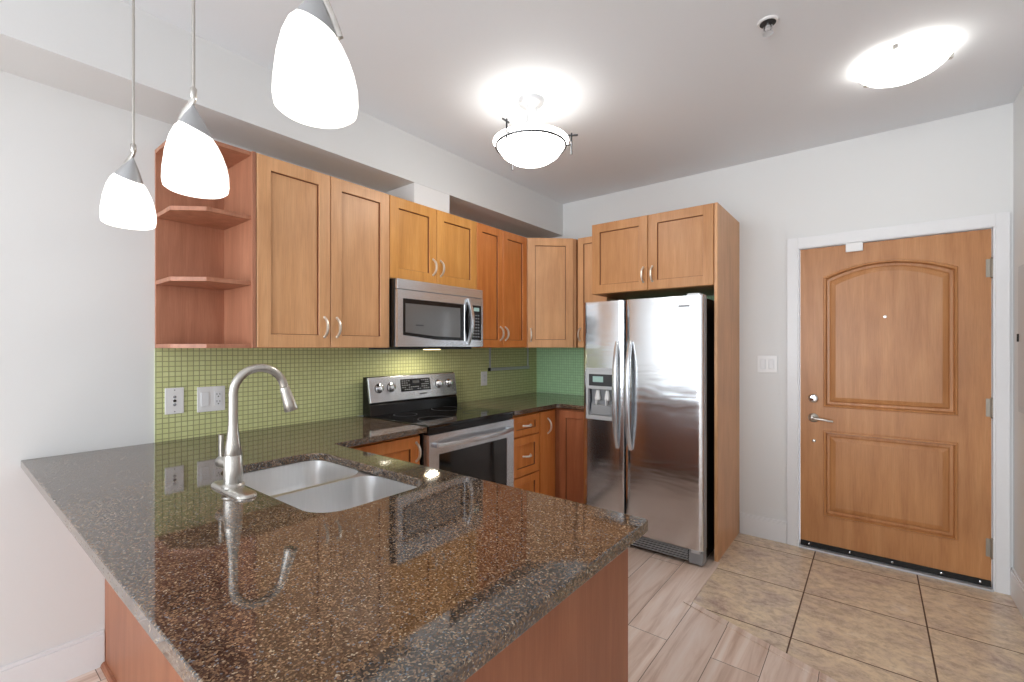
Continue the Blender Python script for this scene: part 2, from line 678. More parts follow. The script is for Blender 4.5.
# floors: laminate with a cut-out for the tiled entry
flp = [(1.80, 0.0), (1.80, -1.17), (2.44, -1.405), (XW, -1.675), (XW, 0.0)]
struct(MB().prism([(-0.1, YB), (XW + 0.1, YB), (XW + 0.1, -1.675), (XW, -1.675), (2.44, -1.405), (1.80, -1.17), (1.80, 0.1), (-0.1, 0.1)], -0.1, 0.0).build('floor', 'laminate'), 'pale wood look laminate plank floor')
struct(MB().prism([(1.80, 0.1), (1.80, -1.17), (2.44, -1.405), (XW, -1.675), (XW + 0.1, -1.675), (XW + 0.1, 0.1)], -0.1, 0.0).build('floor', 'tile'), 'tan stone look tile floor by the entry door')
# flat wooden transition strip around the tiles
mb = MB()
mb.prism([(1.783, -0.60), (1.783, -1.186), (1.822, -1.158), (1.822, -0.60)], 0.0, 0.006, 0.0015)
mb.prism([(1.783, -1.186), (2.44, -1.426), (XW, -1.696), (XW, -1.655), (2.44, -1.385), (1.822, -1.158)], 0.0, 0.006, 0.0015)
struct(mb.build('trim_2', 'laminate'), 'pale wood transition strip between laminate and tiles')
# baseboards
bb = lambda: MB()


def base(name, x0, x1, y0, y1, side, label=None):
    mb = MB()
    # lower board and thinner cap
    if side == 'x+':
        mb.box(x0, x1, y0, y1, 0, 0.135, 0.002)
        mb.box(x0, x1 - 0.005, y0, y1, 0.135, 0.15, 0.002)
    elif side == 'y-':
        mb.box(x0, x1, y0, y1, 0, 0.135, 0.002)
        mb.box(x0, x1, y0 + 0.005, y1, 0.135, 0.15, 0.002)
    else:
        mb.box(x0, x1, y0, y1, 0, 0.135, 0.002)
        mb.box(x0 + 0.005, x1, y0, y1, 0.135, 0.15, 0.002)
    struct(mb.build(name, 'trim'), label)


base('baseboard_left', 0, 0.014, YB, -3.1905, 'x+')
base('baseboard_back', 1.812, 2.107, -0.014, 0, 'y-')
base('baseboard_right', XW - 0.014, XW, YB, 0, 'x-')
# vent chase above the microwave cabinet
struct(MB().box(0.0, SX - 0.003, -1.758, -1.454, 2.252, HS).build('trim_3', 'plastic'), 'white boxed vent chase between cabinet top and soffit')

# door casing and jamb
mb = MB()
mb.box(2.109, 2.172, -0.018, 0, 0, 2.088, 0.002)
mb.box(3.102, 3.158, -0.018, 0, 0, 2.088, 0.002)
mb.box(2.172, 3.102, -0.018, 0, 2.016, 2.088, 0.002)
mb.box(2.166, 2.178, -0.012, 0.09, 0, 2.02)
mb.box(3.094, 3.107, -0.012, 0.09, 0, 2.02)
mb.box(2.178, 3.094, -0.012, 0.09, 2.012, 2.021)
struct(mb.build('trim_4', 'trim'), 'white casing around the entry door')
struct(MB().box(2.178, 3.095, -0.03, 0.095, 0, 0.012, 0.003).build('trim_5', 'silverplastic'), 'pale metal door threshold')

# entry door
XD0, XD1, ZD0, ZD1 = 2.184, 3.089, 0.016, 2.008
door = struct(thing('door_1', 'varnished wooden entry door with two raised panels', None, (XD0, 0.002, 0)))
wd = XD1 - XD0
cxm = 0.45


def arch(x0, x1, z0, zs, zp, i=0.0, n=14):
    x0 += i
    x1 -= i
    z0 += i
    zs -= i * 0.9
    zp -= i
    pts = [(x0, z0), (x1, z0)]
    for k in range(n + 1):
        u = 1 - 2 * k / n
        pts.append(((x0 + x1) / 2 + u * (x1 - x0) / 2, zs + (zp - zs) * (1 - u * u)))
    return pts


rings = [(0, 0), (0.004, -0.008), (0.013, -0.010), (0.020, 0.014), (0.034, 0.014), (0.042, 0.006), (0.066, -0.001)]
h1 = [(arch(0.130, 0.772, 0.955, 1.812, 1.888, i), y) for i, y in rings]
h2 = [(rect(0.130, 0.772, 0.238, 0.800, i), y) for i, y in rings]
mb = MB()
holed_face(rect(0, wd, ZD0, ZD1), [h1, h2], 0.0, mb, 0.045)
mb.build('door_leaf', 'wood_door', door)
# black sweep with screws
mb = MB().box(0.002, wd - 0.002, -0.008, 0.0, 0.016, 0.05, 0.002)
sweep = mb.build('door_sweep', 'blackmatte', door, 'black rubber sweep')
mb = MB()
for x in (0.05, 0.27, 0.48, 0.70, 0.86):
    mb.lathe([(0.005, 0), (0.005, 0.002), (0.002, 0.003)], (x, -0.008, 0.034), 10, (0, -1, 0))
mb.build('screws', 'chrome', sweep)
for z in (0.232, 1.012, 1.79):
    mb = MB()
    mb.lathe([(0.0065, -0.05), (0.0065, 0.05)], (wd + 0.002, -0.008, z), 12)
    mb.lathe([(0.0045, 0.05), (0.0075, 0.052), (0.0045, 0.058)], (wd + 0.002, -0.008, z), 12)
    mb.lathe([(0.0045, -0.058), (0.0075, -0.052), (0.0045, -0.05)], (wd + 0.002, -0.008, z), 12)
    mb.box(wd - 0.022, wd + 0.001, -0.003, 0.0005, z - 0.05, z + 0.05)
    mb.build('door_hinge', 'hinge', door)
mb = MB().lathe([(0.0, 0), (0.030, 0), (0.030, 0.006), (0.024, 0.014), (0.018, 0.016), (0, 0.016)], (0.075, 0, 1.008), 28, (0, -1, 0), False, False)
mb.box(0.073, 0.077, -0.0175, -0.015, 0.998, 1.013)
mb.build('deadbolt', 'chrome', door)
mb = MB().lathe([(0.0, 0), (0.030, 0), (0.030, 0.005), (0.023, 0.013), (0.012, 0.016), (0.010, 0.045), (0.0, 0.046)], (0.075, 0, 0.878), 28, (0, -1, 0), False, False)
mb.tube([(0.075, -0.042, 0.878), (0.095, -0.050, 0.8785), (0.13, -0.050, 0.876), (0.165, -0.046, 0.869), (0.185, -0.044, 0.868)], [0.010, 0.0095, 0.008, 0.0068, 0.006], 12)
mb.build('door_handle', 'nickel', door)
MB().lathe([(0.0, 0), (0.011, 0), (0.011, 0.003), (0.007, 0.008), (0, 0.009)], (0.078, 0, 0.725), 18, (0, -1, 0), False, False).build('latch_button', 'nickel', door)
MB().lathe([(0.0, 0), (0.0085, 0), (0.0085, 0.003), (0.004, 0.004), (0, 0.003)], (0.446, -0.0015, 1.537), 18, (0, -1, 0), False, False).build('peephole', 'nickel', door)
mb = MB().box(0.25, 0.338, -0.024, -0.0165, 1.957, 2.012, 0.003)
mb.box(0.26, 0.33, -0.0165, 0.0, 1.96, 2.006)
mb.build('door_sensor', 'plastic', door, 'small white alarm contact at the door head')

# ------------------------------------------------------------------ backsplash
struct(MB().box(0.0, 0.008, -3.016, -0.008, 0.9155, 1.345).build('trim_6', 'mosaic_olive'), 'olive green mosaic tile backsplash on the wall behind range and sink')
mb = MB().box(0.0, 0.93, -0.008, 0.0, 0.9155, 1.345)
mb.box(0.93, 1.786, -0.008, 0.0, 0.9155, 1.738)
struct(mb.build('trim_7', 'mosaic_jade'), 'jade green mosaic tile backsplash around the corner beside and behind the fridge')


# ------------------------------------------------------------------ wall cabinets
def carcass(w, d, h, mat, parent, z0=0.0, open_top=False, toe=0.0):
    mb = MB()
    t_ = 0.018
    if open_top:
        mb.box(0, t_, 0, d, toe, h)
        mb.box(w - t_, w, 0, d, toe, h)
        mb.box(t_, w - t_, d - t_, d, toe, h)
        mb.box(t_, w - t_, 0, d - t_, toe, toe + t_)
        mb.box(t_, w - t_, 0, t_, h - 0.03, h)
    else:
        mb.box(0, w, 0, d, toe, h, 0.001)
    return mb.build('cabinet_body', mat, parent)


def wall_cabinet(label, loc, rz, w, d, h, doors, mat, group='upper kitchen cabinets', fr=0.062, name='wall_cabinet'):
    c = thing(name, label, 'cabinet', loc, rz, group)
    carcass(w, d, h, mat, c)
    for (x0, x1, hx) in doors:
        dd = shaker(x0, x1, 0, h, fr).build('door', mat, c)
        hz = 0.03 + 0.05 + 0.008
        pull(hx, hz + 0.02, 0.1).build('handle', 'pull', dd, 'arched brushed nickel pull')
    return c


FX = 0.32
# local x runs along +Y for cabinets on the left wall
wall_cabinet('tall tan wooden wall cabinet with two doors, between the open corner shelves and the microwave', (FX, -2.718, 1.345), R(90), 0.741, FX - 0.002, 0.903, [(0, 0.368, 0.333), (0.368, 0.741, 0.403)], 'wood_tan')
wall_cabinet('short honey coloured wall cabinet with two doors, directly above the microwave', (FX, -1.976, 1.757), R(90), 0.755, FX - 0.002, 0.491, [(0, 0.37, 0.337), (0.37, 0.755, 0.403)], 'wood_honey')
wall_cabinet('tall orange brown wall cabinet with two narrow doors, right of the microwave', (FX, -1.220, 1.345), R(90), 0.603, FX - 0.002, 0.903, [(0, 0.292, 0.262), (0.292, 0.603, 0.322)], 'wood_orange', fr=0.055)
# diagonal corner cabinet
c = thing('corner_wall_cabinet', 'wooden wall cabinet with one door set diagonally across the room corner', 'cabinet', (0, 0, 1.345), 0, 'upper kitchen cabinets')
MB().prism([(0.002, -0.009), (0.002, -0.616), (0.322, -0.616), (0.632, -0.332), (0.632, -0.009)], 0, 0.903, 0.001).build('cabinet_body', 'wood_tan', c)
a0, a1 = Vector((0.330, -0.612)), Vector((0.640, -0.330))
ln = (a1 - a0).length
ang = math.atan2(a1.y - a0.y, a1.x - a0.x)
mt = Matrix.Translation((a0.x, a0.y, 0)) @ Matrix.Rotation(ang, 4, 'Z')
dd = shaker(0.006, ln - 0.03, 0, 0.903, y0=-0.02, yb=0.002).xf(mt).build('door', 'wood_tan', c)
pull(0.035, 0.105, 0.1).xf(mt).build('handle', 'pull', dd, 'arched brushed nickel pull')
wall_cabinet('narrow one-door wall cabinet between the diagonal corner cabinet and the fridge cabinet', (0.650, -0.32, 1.345), 0, 0.272, 0.311, 0.903, [(0.004, 0.272, 0.028)], 'wood_tan', fr=0.05)
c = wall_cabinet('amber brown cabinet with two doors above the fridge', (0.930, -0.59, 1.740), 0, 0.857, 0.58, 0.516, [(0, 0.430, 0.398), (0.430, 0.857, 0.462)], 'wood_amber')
tag(MB().box(1.788, 1.807, -0.60, -0.001, 0.0, 2.257, 0.001).build('end_panel', 'wood_tan'), 'tall full height brown wooden side panel standing right of the fridge', 'panel')

# open corner shelf unit
sh = thing('open_corner_shelf', 'open cherry wood end shelves with clipped corners, left end of the wall cabinets', 'shelf', (0, -3.016, 1.345), 0)
MB().box(0.001, 0.016, 0, 0.296, 0, 0.903, 0.001).build('back_panel', 'wood_shelf', sh)
MB().box(0.016, 0.338, 0.279, 0.296, 0, 0.903, 0.001).build('side_panel', 'wood_shelf', sh)


def shelf_loop():
    return [(0.016, 0.0), (0.215, 0.0), (0.325, 0.10), (0.325, 0.279), (0.016, 0.279)]


for z in (0.0, 0.288, 0.590, 0.885):
    MB().prism(shelf_loop(), z, z + 0.018, 0.0008).build('shelf_board', 'wood_shelf', sh)

# ------------------------------------------------------------------ base cabinets
# left of the range
c = thing('base_cabinet', 'orange brown base cabinet with one door, under the counter just left of the range', 'cabinet', (0.60, -2.505, 0), R(90), 'base cabinets')
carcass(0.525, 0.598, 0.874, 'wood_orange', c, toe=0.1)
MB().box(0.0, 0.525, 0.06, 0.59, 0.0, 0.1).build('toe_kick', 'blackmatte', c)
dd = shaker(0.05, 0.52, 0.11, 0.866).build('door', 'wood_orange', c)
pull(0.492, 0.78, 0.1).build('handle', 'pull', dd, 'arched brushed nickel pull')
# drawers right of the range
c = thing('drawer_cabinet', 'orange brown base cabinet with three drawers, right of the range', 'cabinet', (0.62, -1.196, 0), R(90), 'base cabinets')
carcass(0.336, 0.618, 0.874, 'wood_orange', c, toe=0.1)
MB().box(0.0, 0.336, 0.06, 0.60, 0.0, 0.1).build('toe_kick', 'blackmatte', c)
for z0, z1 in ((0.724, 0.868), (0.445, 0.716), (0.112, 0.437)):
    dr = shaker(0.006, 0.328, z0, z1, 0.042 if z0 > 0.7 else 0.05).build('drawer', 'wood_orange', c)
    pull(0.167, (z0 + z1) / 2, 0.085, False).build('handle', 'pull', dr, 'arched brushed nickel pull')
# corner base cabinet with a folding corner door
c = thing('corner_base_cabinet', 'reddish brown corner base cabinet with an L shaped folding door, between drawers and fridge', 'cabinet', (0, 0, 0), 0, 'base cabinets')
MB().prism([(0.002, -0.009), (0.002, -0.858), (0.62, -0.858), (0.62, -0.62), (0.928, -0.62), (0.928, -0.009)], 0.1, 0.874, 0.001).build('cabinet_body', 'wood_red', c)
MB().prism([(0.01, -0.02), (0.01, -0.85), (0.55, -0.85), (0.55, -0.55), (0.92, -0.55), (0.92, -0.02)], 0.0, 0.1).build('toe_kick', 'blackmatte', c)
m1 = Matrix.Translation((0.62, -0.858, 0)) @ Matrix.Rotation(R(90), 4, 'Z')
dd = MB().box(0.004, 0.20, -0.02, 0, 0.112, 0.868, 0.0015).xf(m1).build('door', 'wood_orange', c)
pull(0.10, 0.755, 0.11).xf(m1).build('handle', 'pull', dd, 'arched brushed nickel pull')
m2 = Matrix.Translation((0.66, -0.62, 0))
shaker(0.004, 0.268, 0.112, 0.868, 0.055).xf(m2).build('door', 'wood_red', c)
# peninsula
XP = 2.082
c = thing('peninsula_cabinet', 'red brown cherry peninsula base below the granite bar top', 'cabinet', (0, 0, 0), 0, 'base cabinets')
mb = MB()
t_ = 0.018
mb.box(0.62, 0.638, -3.17, -2.57, 0.1, 0.874)
mb.box(1.50, 1.518, -3.17, -2.57, 0.1, 0.874)
mb.box(2.046, 2.064, -3.17, -2.57, 0.1, 0.874)
mb.box(0.62, 2.064, -3.17, -2.57, 0.1, 0.118)
mb.box(0.638, 2.046, -2.588, -2.57, 0.835, 0.874)
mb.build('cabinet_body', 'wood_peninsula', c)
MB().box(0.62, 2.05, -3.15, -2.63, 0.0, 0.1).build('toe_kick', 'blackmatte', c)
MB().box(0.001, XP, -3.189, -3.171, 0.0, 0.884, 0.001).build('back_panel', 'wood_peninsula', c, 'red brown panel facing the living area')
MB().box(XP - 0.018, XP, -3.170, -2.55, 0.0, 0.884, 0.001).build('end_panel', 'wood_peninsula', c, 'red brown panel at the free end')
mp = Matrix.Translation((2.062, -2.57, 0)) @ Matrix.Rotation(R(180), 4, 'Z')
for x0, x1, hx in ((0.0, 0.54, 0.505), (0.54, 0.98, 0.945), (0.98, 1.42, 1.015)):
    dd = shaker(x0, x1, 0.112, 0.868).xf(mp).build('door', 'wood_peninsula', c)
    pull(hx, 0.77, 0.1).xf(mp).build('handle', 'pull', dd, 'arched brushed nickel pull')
mb = MB().prism([(-3.189, 0), (-3.206, 0), (-3.204, 0.010), (-3.198, 0.017), (-3.189, 0.019)], 0.015, XP, ax='x')
mb.build('shoe_moulding', 'wood_peninsula', c)

# ------------------------------------------------------------------ granite countertops
ZC0, ZC1 = 0.885, 0.915


def rrect(x0, x1, y0, y1, r, n=8):
    pts = []
    for cx_, cy_, a0_ in ((x1 - r, y1 - r, 0), (x0 + r, y1 - r, 90), (x0 + r, y0 + r, 180), (x1 - r, y0 + r, 270)):
        for k in range(n + 1):
            a = R(a0_ + 90 * k / n)
            pts.append((cx_ + r * math.cos(a), cy_ + r * math.sin(a)))
    return pts


def rounded(poly, rad, n=5):
    out = []
    m = len(poly)
    for i in range(m):
        p0, p1, p2 = Vector(poly[i - 1]), Vector(poly[i]), Vector(poly[(i + 1) % m])
        r = rad.get(i, 0)
        if not r:
            out.append(tuple(p1))
            continue
        a = p1 + (p0 - p1).normalized() * r
        b = p1 + (p2 - p1).normalized() * r
        for k in range(n + 1):
            u = k / n
            out.append(tuple(a * (1 - u) ** 2 + p1 * 2 * u * (1 - u) + b * u * u))
    return out


def slab(name, outer, holes, z0, z1, mat, e=0.003):
    bm = bmesh.new()
    edges = []
    for loop in [outer] + holes:
        vs = [bm.verts.new((p[0], p[1], z0)) for p in loop]
        for i in range(len(vs)):
            edges.append(bm.edges.new((vs[i], vs[(i + 1) % len(vs)])))
    bmesh.ops.triangle_fill(bm, edges=edges, use_beauty=True, normal=(0, 0, 1))
    r = bmesh.ops.extrude_face_region(bm, geom=bm.faces[:])
    for g in r['geom']:
        if isinstance(g, bmesh.types.BMVert):
            g.co.z = z1
    bmesh.ops.recalc_face_normals(bm, faces=bm.faces[:])
    be = [ed for ed in bm.edges if len(ed.link_faces) == 2 and ed.calc_face_angle(0) > R(60) and abs(ed.verts[0].co.z - ed.verts[1].co.z) < 1e-5]
    bmesh.ops.bevel(bm, geom=be, offset=e, segments=2, profile=0.5, affect='EDGES')
    mb = MB().addbm(bm)
    return mb.build(name, mat)


hole = rrect(0.755, 1.462, -3.035, -2.652, 0.085)
poly = [(0.001, -3.434), (2.128, -3.434), (2.128, -2.527), (0.675, -2.527), (0.665, -2.515), (0.665, -1.977), (0.001, -1.977)]
ct = slab('granite_countertop', rounded(poly, {1: 0.012, 2: 0.012}), [hole], ZC0, ZC1, 'granite')
tag(ct, 'large polished brown granite peninsula countertop with the sink cut into it', 'countertop')
poly = [(0.001, -1.200), (0.665, -1.200), (0.665, -0.68), (0.685, -0.66), (0.931, -0.66), (0.931, -0.009), (0.001, -0.009)]
ct = slab('granite_countertop', poly, [], ZC0, ZC1, 'granite')
tag(ct, 'short polished granite countertop in the room corner between range and fridge', 'countertop')

# ------------------------------------------------------------------ sink and faucet
sk = thing('double_sink', 'double bowl stainless steel undermount sink in the granite peninsula', 'sink', (1.11, -2.84, 0.70))
OX, OY, OZ = -1.11, 2.84, -0.70


def bowl(x0, x1, y0, y1, zt, dep, drain):
    mb = MB()
    loops = []
    for i, z, r in ((0.0, zt, 0.075), (0.006, zt - dep * 0.5, 0.075), (0.012, zt - dep + 0.045, 0.07), (0.022, zt - dep + 0.018, 0.07), (0.045, zt - dep + 0.003, 0.06), (0.07, zt - dep, 0.05)):
        loops.append([(p[0] + OX, p[1] + OY, z + OZ) for p in rrect(x0 + i, x1 - i, y0 + i, y1 - i, r)])
    mb.loft(loops, True)
    mb.add(loops[-1], [tuple(range(len(loops[-1])))], True)
    return mb


zt = 0.883
b1 = bowl(0.750, 1.092, -3.040, -2.648, zt, 0.17, None)
b1.build('left_bowl', 'steel_sink', sk)
b2 = bowl(1.112, 1.468, -3.040, -2.648, zt, 0.19, None)
b2.build('right_bowl', 'steel_sink', sk)
# flange with two holes
bm = bmesh.new()
edges = []
for loop in (rrect(0.72, 1.49, -3.065, -2.622, 0.09), rrect(0.750, 1.092, -3.040, -2.648, 0.075), rrect(1.112, 1.468, -3.040, -2.648, 0.075)):
    vs = [bm.verts.new((p[0] + OX, p[1] + OY, zt + OZ)) for p in loop]
    for i in range(len(vs)):
        edges.append(bm.edges.new((vs[i], vs[(i + 1) % len(vs)])))
bmesh.ops.triangle_fill(bm, edges=edges, use_beauty=True, normal=(0, 0, 1))
MB().addbm(bm).build('rim', 'steel_sink', sk)
for x, z in ((0.92, zt - 0.17), (1.29, zt - 0.19)):
    mb = MB().lathe([(0.045, 0.001), (0.043, 0.003), (0.034, 0.001), (0.0, -0.004 + 0.005)], (x + OX, -2.84 + OY, z + OZ), 28, cap0=False, cap1=False)
    dr = mb.build('drain', 'chrome', sk)
    mb = MB()
    for k in range(6):
        a = k * PI / 3
        mb.lathe([(0.004, 0.002), (0.004, 0.0032)], (x + OX + 0.018 * math.cos(a), -2.84 + OY + 0.018 * math.sin(a), z + OZ), 10)
    mb.build('strainer_hole', 'slot', dr)

fc = thing('kitchen_faucet', 'tall brushed nickel gooseneck kitchen faucet with pull-down head beside the sink', 'faucet', (1.05, -3.082, 0.915))
mb = MB()
pl = rrect(-0.118, 0.118, -0.028, 0.028, 0.0275, 8)
mb.loft([[(p[0], p[1], 0.0005) for p in pl], [(p[0], p[1], 0.005) for p in pl], [(p[0] * 0.97, p[1] * 0.88, 0.010) for p in pl], [(p[0] * 0.88, p[1] * 0.6, 0.0125) for p in pl]], True, True, True)
mb.build('base_plate', 'nickel', fc)
mb = MB().lathe([(0.031, 0.012), (0.031, 0.018), (0.026, 0.024), (0.0265, 0.05), (0.0245, 0.105), (0.0232, 0.107), (0.0232, 0.109), (0.024, 0.111), (0.019, 0.145), (0.0148, 0.180), (0.0132, 0.2)], (0, 0, 0), 32)
mb.build('body', 'nickel', fc)
pts = [(0, 0, 0.195), (0, 0, 0.25)]
rr = 0.074
cy_, cz_ = rr, 0.295
for k in range(0, 15):
    a = PI - R(171) * k / 14
    pts.append((0.012 * k / 14, cy_ + rr * math.cos(a), cz_ + rr * math.sin(a)))
mb = MB().tube(pts, [0.0132] + [0.0126] * (len(pts) - 1), 20)
mb.build('spout', 'nickel', fc)
e0, e1 = Vector(pts[-2]), Vector(pts[-1])
dr_ = (e1 - e0).normalized()
mb = MB().lathe([(0.0132, 0.002), (0.0145, 0.004), (0.0155, 0.02), (0.0185, 0.055), (0.0215, 0.080), (0.020, 0.083), (0.014, 0.084)], e1, 24, dr_)
mb.build('spray_head', 'nickel', fc)
mb = MB().tube([(-0.015, -0.005, 0.082), (-0.06, -0.012, 0.082), (-0.068, -0.013, 0.082)], [0.0185, 0.0185, 0.013], 16)
hd = mb.build('handle_hub', 'nickel', fc)
MB().tube([(-0.055, -0.012, 0.084), (-0.058, -0.012, 0.115), (-0.056, -0.013, 0.165)], [0.009, 0.0088, 0.0080], 12, sq=(1.0, 0.7)).build('lever', 'nickel', hd)

# ------------------------------------------------------------------ range
rg = thing('electric_range', 'freestanding stainless steel range with black glass cooktop between the base cabinets', 'range', (0.63, -1.966, 0), R(90))
RW = 0.756


def rx(x0, x1, y0, y1, z0, z1, b=0.0):
    return MB().box(x0, x1, y0, y1, z0, z1, b)


rx(0.0, RW, 0.012, 0.61, 0.03, 0.898, 0.003).build('range_body', 'black', rg)
mb = MB().box(0.0, RW, -0.035, 0.575, 0.899, 0.918, 0.004)
ck = mb.build('cooktop', 'glass_black', rg)
for (x, y, r) in ((0.20, 0.13, 0.105), (0.56, 0.13, 0.085), (0.20, 0.41, 0.075), (0.56, 0.41, 0.105)):
    MB().lathe([(r, 0.0), (r, 0.0004), (r - 0.003, 0.0004), (r - 0.003, 0.0)], (x, y, 0.9183), 48, cap0=False, cap1=False).build('burner_ring', 'darkgrey', ck)
mb = MB().box(0.001, RW - 0.001, -0.030, 0.012, 0.868, 0.898, 0.003)
mb.build('front_trim', 'black', rg)
# oven door
d0, d1 = -0.038, 0.008
mb = MB()
z0, z1 = 0.225, 0.864
hole = [(rect(0.075, RW - 0.075, 0.30, 0.752), d0), (rect(0.075, RW - 0.075, 0.30, 0.752, 0.002), d0 + 0.004)]
holed_face(rect(0.003, RW - 0.003, z0, z1), [hole], d0, mb, d1)
od = mb.build('oven_door', 'steel', rg)
MB().box(0.078, RW - 0.078, d0 + 0.0015, d0 + 0.0035, 0.303, 0.749).build('window_glass', 'glass_black', od)
pts = []
for k in range(17):
    u = k / 16 * 2 - 1
    pts.append((RW / 2 + u * 0.335, d0 - 0.022 - 0.040 * (1 - u * u), 0.806))
mb = MB().tube(pts, 1.0, 14, sq=(0.013, 0.011))
for u in (-1, 1):
    x = RW / 2 + u * 0.325
    mb.box(x - 0.014, x + 0.014, d0 - 0.030, d0 + 0.001, 0.793, 0.819, 0.003)
mb.build('handle', 'steel', od)
mb = MB().box(0.003, RW - 0.003, d0 + 0.004, d1, 0.06, 0.218, 0.003)
mb.build('storage_drawer', 'steel', rg)
for x in (0.05, RW - 0.05):
    for y in (0.08, 0.55):
        MB().lathe([(0.018, 0), (0.018, 0.03)], (x, y, 0.0), 12).build('foot', 'blackmatte', rg)
# backguard
mb = MB().prism([(0.496, 0.918), (0.577, 0.918), (0.577, 1.160), (0.540, 1.163), (0.513, 0.995), (0.503, 0.985)], 0.0, RW, 0.002, ax='x')
bg = mb.build('backguard', 'black', rg)
# stainless fascia, leaning back: local frame origin at bottom edge
lean = math.atan2(0.030, 0.172)
mf = Matrix.Translation((0, 0.503, 0.998)) @ Matrix.Rotation(-lean, 4, 'X')
fas = MB().box(0.002, RW - 0.002, -0.006, 0.012, 0.0, 0.163, 0.004).xf(mf).build('control_panel', 'steel', bg)
ky = -0.006
for x in (0.072, 0.164, 0.576, 0.674):
    zz = 0.090
    mb = MB().lathe([(0.0, 0), (0.027, 0.0), (0.027, 0.004), (0.022, 0.006), (0.019, 0.028), (0.015, 0.031), (0, 0.031)], (x, ky, zz), 28, (0, -1, 0), False, False)
    mb.box(x - 0.004, x + 0.004, ky - 0.036, ky - 0.029, zz - 0.018, zz + 0.018, 0.002)
    k_ = mb.xf(mf).build('knob', 'chrome', rg)
    MB().lathe([(0.030, 0), (0.030, 0.0015), (0.027, 0.0016)], (x, ky, zz), 28, (0, -1, 0)).xf(mf).build('knob_collar', 'blackmatte', k_)
mb = MB().box(0.244, 0.500, ky - 0.003, ky, 0.055, 0.138, 0.002)
dp = mb.xf(mf).build('control_display', 'black', rg)
mb = MB()
random.seed(3)
for iz in range(5):
    for ix in range(13):
        x = 0.254 + ix * 0.0184
        z = 0.066 + iz * 0.0145
        if 4 <= ix <= 8 and iz >= 2:
            continue
        if random.random() < 0.25:
            continue
        mb.box(x, x + 0.008, ky - 0.0036, ky - 0.003, z, z + 0.004)
mb.xf(mf).build('key_marks', 'grey', dp)
MB().box(0.345, 0.400, ky - 0.0037, ky - 0.003, 0.108, 0.126).xf(mf).build('clock', 'darkgrey', dp)
MB().box(0.395, 0.46, ky - 0.0008, ky, 0.028, 0.036).xf(mf).build('badge', 'darkgrey', rg)

# ------------------------------------------------------------------ microwave
mw = thing('microwave', 'stainless steel over-the-range microwave below the honey coloured cabinet', 'microwave', (0.378, -1.972, 1.348), R(90))
MWW, MWH = 0.748, 0.405
MB().box(0.0, MWW, 0.0, 0.365, 0.0, MWH, 0.003).build('casing', 'black', mw)
# top vent strip
MB().box(0.004, MWW - 0.002, -0.022, 0.0, MWH - 0.062, MWH - 0.002, 0.003).build('vent_strip', 'steel', mw)
# door
mb = MB()
hl = [(0.042, 0.072), (0.30, 0.048), (0.560, 0.044), (0.560, 0.290), (0.042, 0.290)]
hi = [(p[0] + (0.003 if p[0] < 0.3 else -0.003), p[1] + (0.003 if p[1] < 0.2 else -0.003)) for p in hl]
# front outline
holed_face(rect(0.004, MWW - 0.002, 0.004, MWH - 0.065), [[(hl, -0.024), (hi, -0.019)]], -0.024, mb, 0.0)
md = mb.build('door', 'steel', mw)
MB().prism(hi, -0.0215, -0.0195, ax='y').build('window_frame', 'black', md)
win = [(0.062, 0.090), (0.30, 0.070), (0.520, 0.066), (0.520, 0.262), (0.062, 0.262)]
MB().prism(win, -0.0225, -0.0212, ax='y').build('window_glass', 'glass_grey', md)
mb = MB()
pan = []
for k in range(9):
    u = k / 8
    pan.append((0.545 + 0.035 * (1 - (2 * u - 1) ** 2) * -1 + 0.02, 0.055 + u * 0.235))
pan = pan[::-1] + [(0.700, 0.055), (0.700, 0.290)]
pan = [(0.722, 0.050), (0.722, 0.290)] + [(0.590 - 0.030 * (1 - (2 * k / 8 - 1) ** 2), 0.290 - 0.235 * k / 8) for k in range(9)]
cp = mb.prism(pan, -0.0275, -0.0235, ax='y').build('control_panel', 'black', mw)
mb = MB()
for iz in range(8):
    for ix in range(3):
        mb.box(0.640 + ix * 0.024, 0.652 + ix * 0.024, -0.0283, -0.0275, 0.070 + iz * 0.021, 0.077 + iz * 0.021)
mb.build('key_marks', 'grey', cp)
MB().box(0.646, 0.700, -0.0283, -0.0275, 0.250, 0.275).build('clock', 'lcd', cp)
pts = []
for k in range(17):
    u = k / 16 * 2 - 1
    pts.append((0.590 + 0.010 * (1 - u * u), -0.032 - 0.026 * (1 - u * u), 0.180 + u * 0.150))
mb = MB().tube(pts, [0.75 + 0.25 * (1 - abs(i / 8 - 1) ** 2) for i in range(17)], 14, sq=(0.016, 0.009))
for u in (-1, 1):
    mb.box(0.580, 0.600, -0.034, -0.023, 0.175 + u * 0.145 - 0.012, 0.175 + u * 0.145 + 0.012, 0.003)
mb.build('handle', 'steel', mw)
MB().box(0.14, 0.20, -0.0232, -0.0222, 0.130, 0.138).build('badge', 'darkgrey', md)
mb = MB().box(0.05, MWW - 0.05, 0.04, 0.33, -0.012, 0.0, 0.003)
mb.build('grease_filter', 'darkgrey', mw)
MB().box(0.345, 0.445, 0.09, 0.15, -0.017, -0.012, 0.002).build('cooktop_lamp', 'glow_soft_warm', mw, 'lit lamp lens under the microwave')
lo_ = area('cooktop_light', (0.395, 0.12, -0.019), (0, 0, 0), 0.08, 0.045, 1.5, (1.0, 0.90, 0.74))
lo_.parent = mw

# ------------------------------------------------------------------ fridge
fr = thing('refrigerator', 'side by side stainless steel refrigerator with ice dispenser in the wooden surround', 'refrigerator', (0.932, -0.75, 0))
FW = 0.830

SPL = 0.322
MB().box(0.004, FW - 0.004, 0.085, 0.72, 0.03, 1.655, 0.006).build('cabinet_body', 'black', fr)


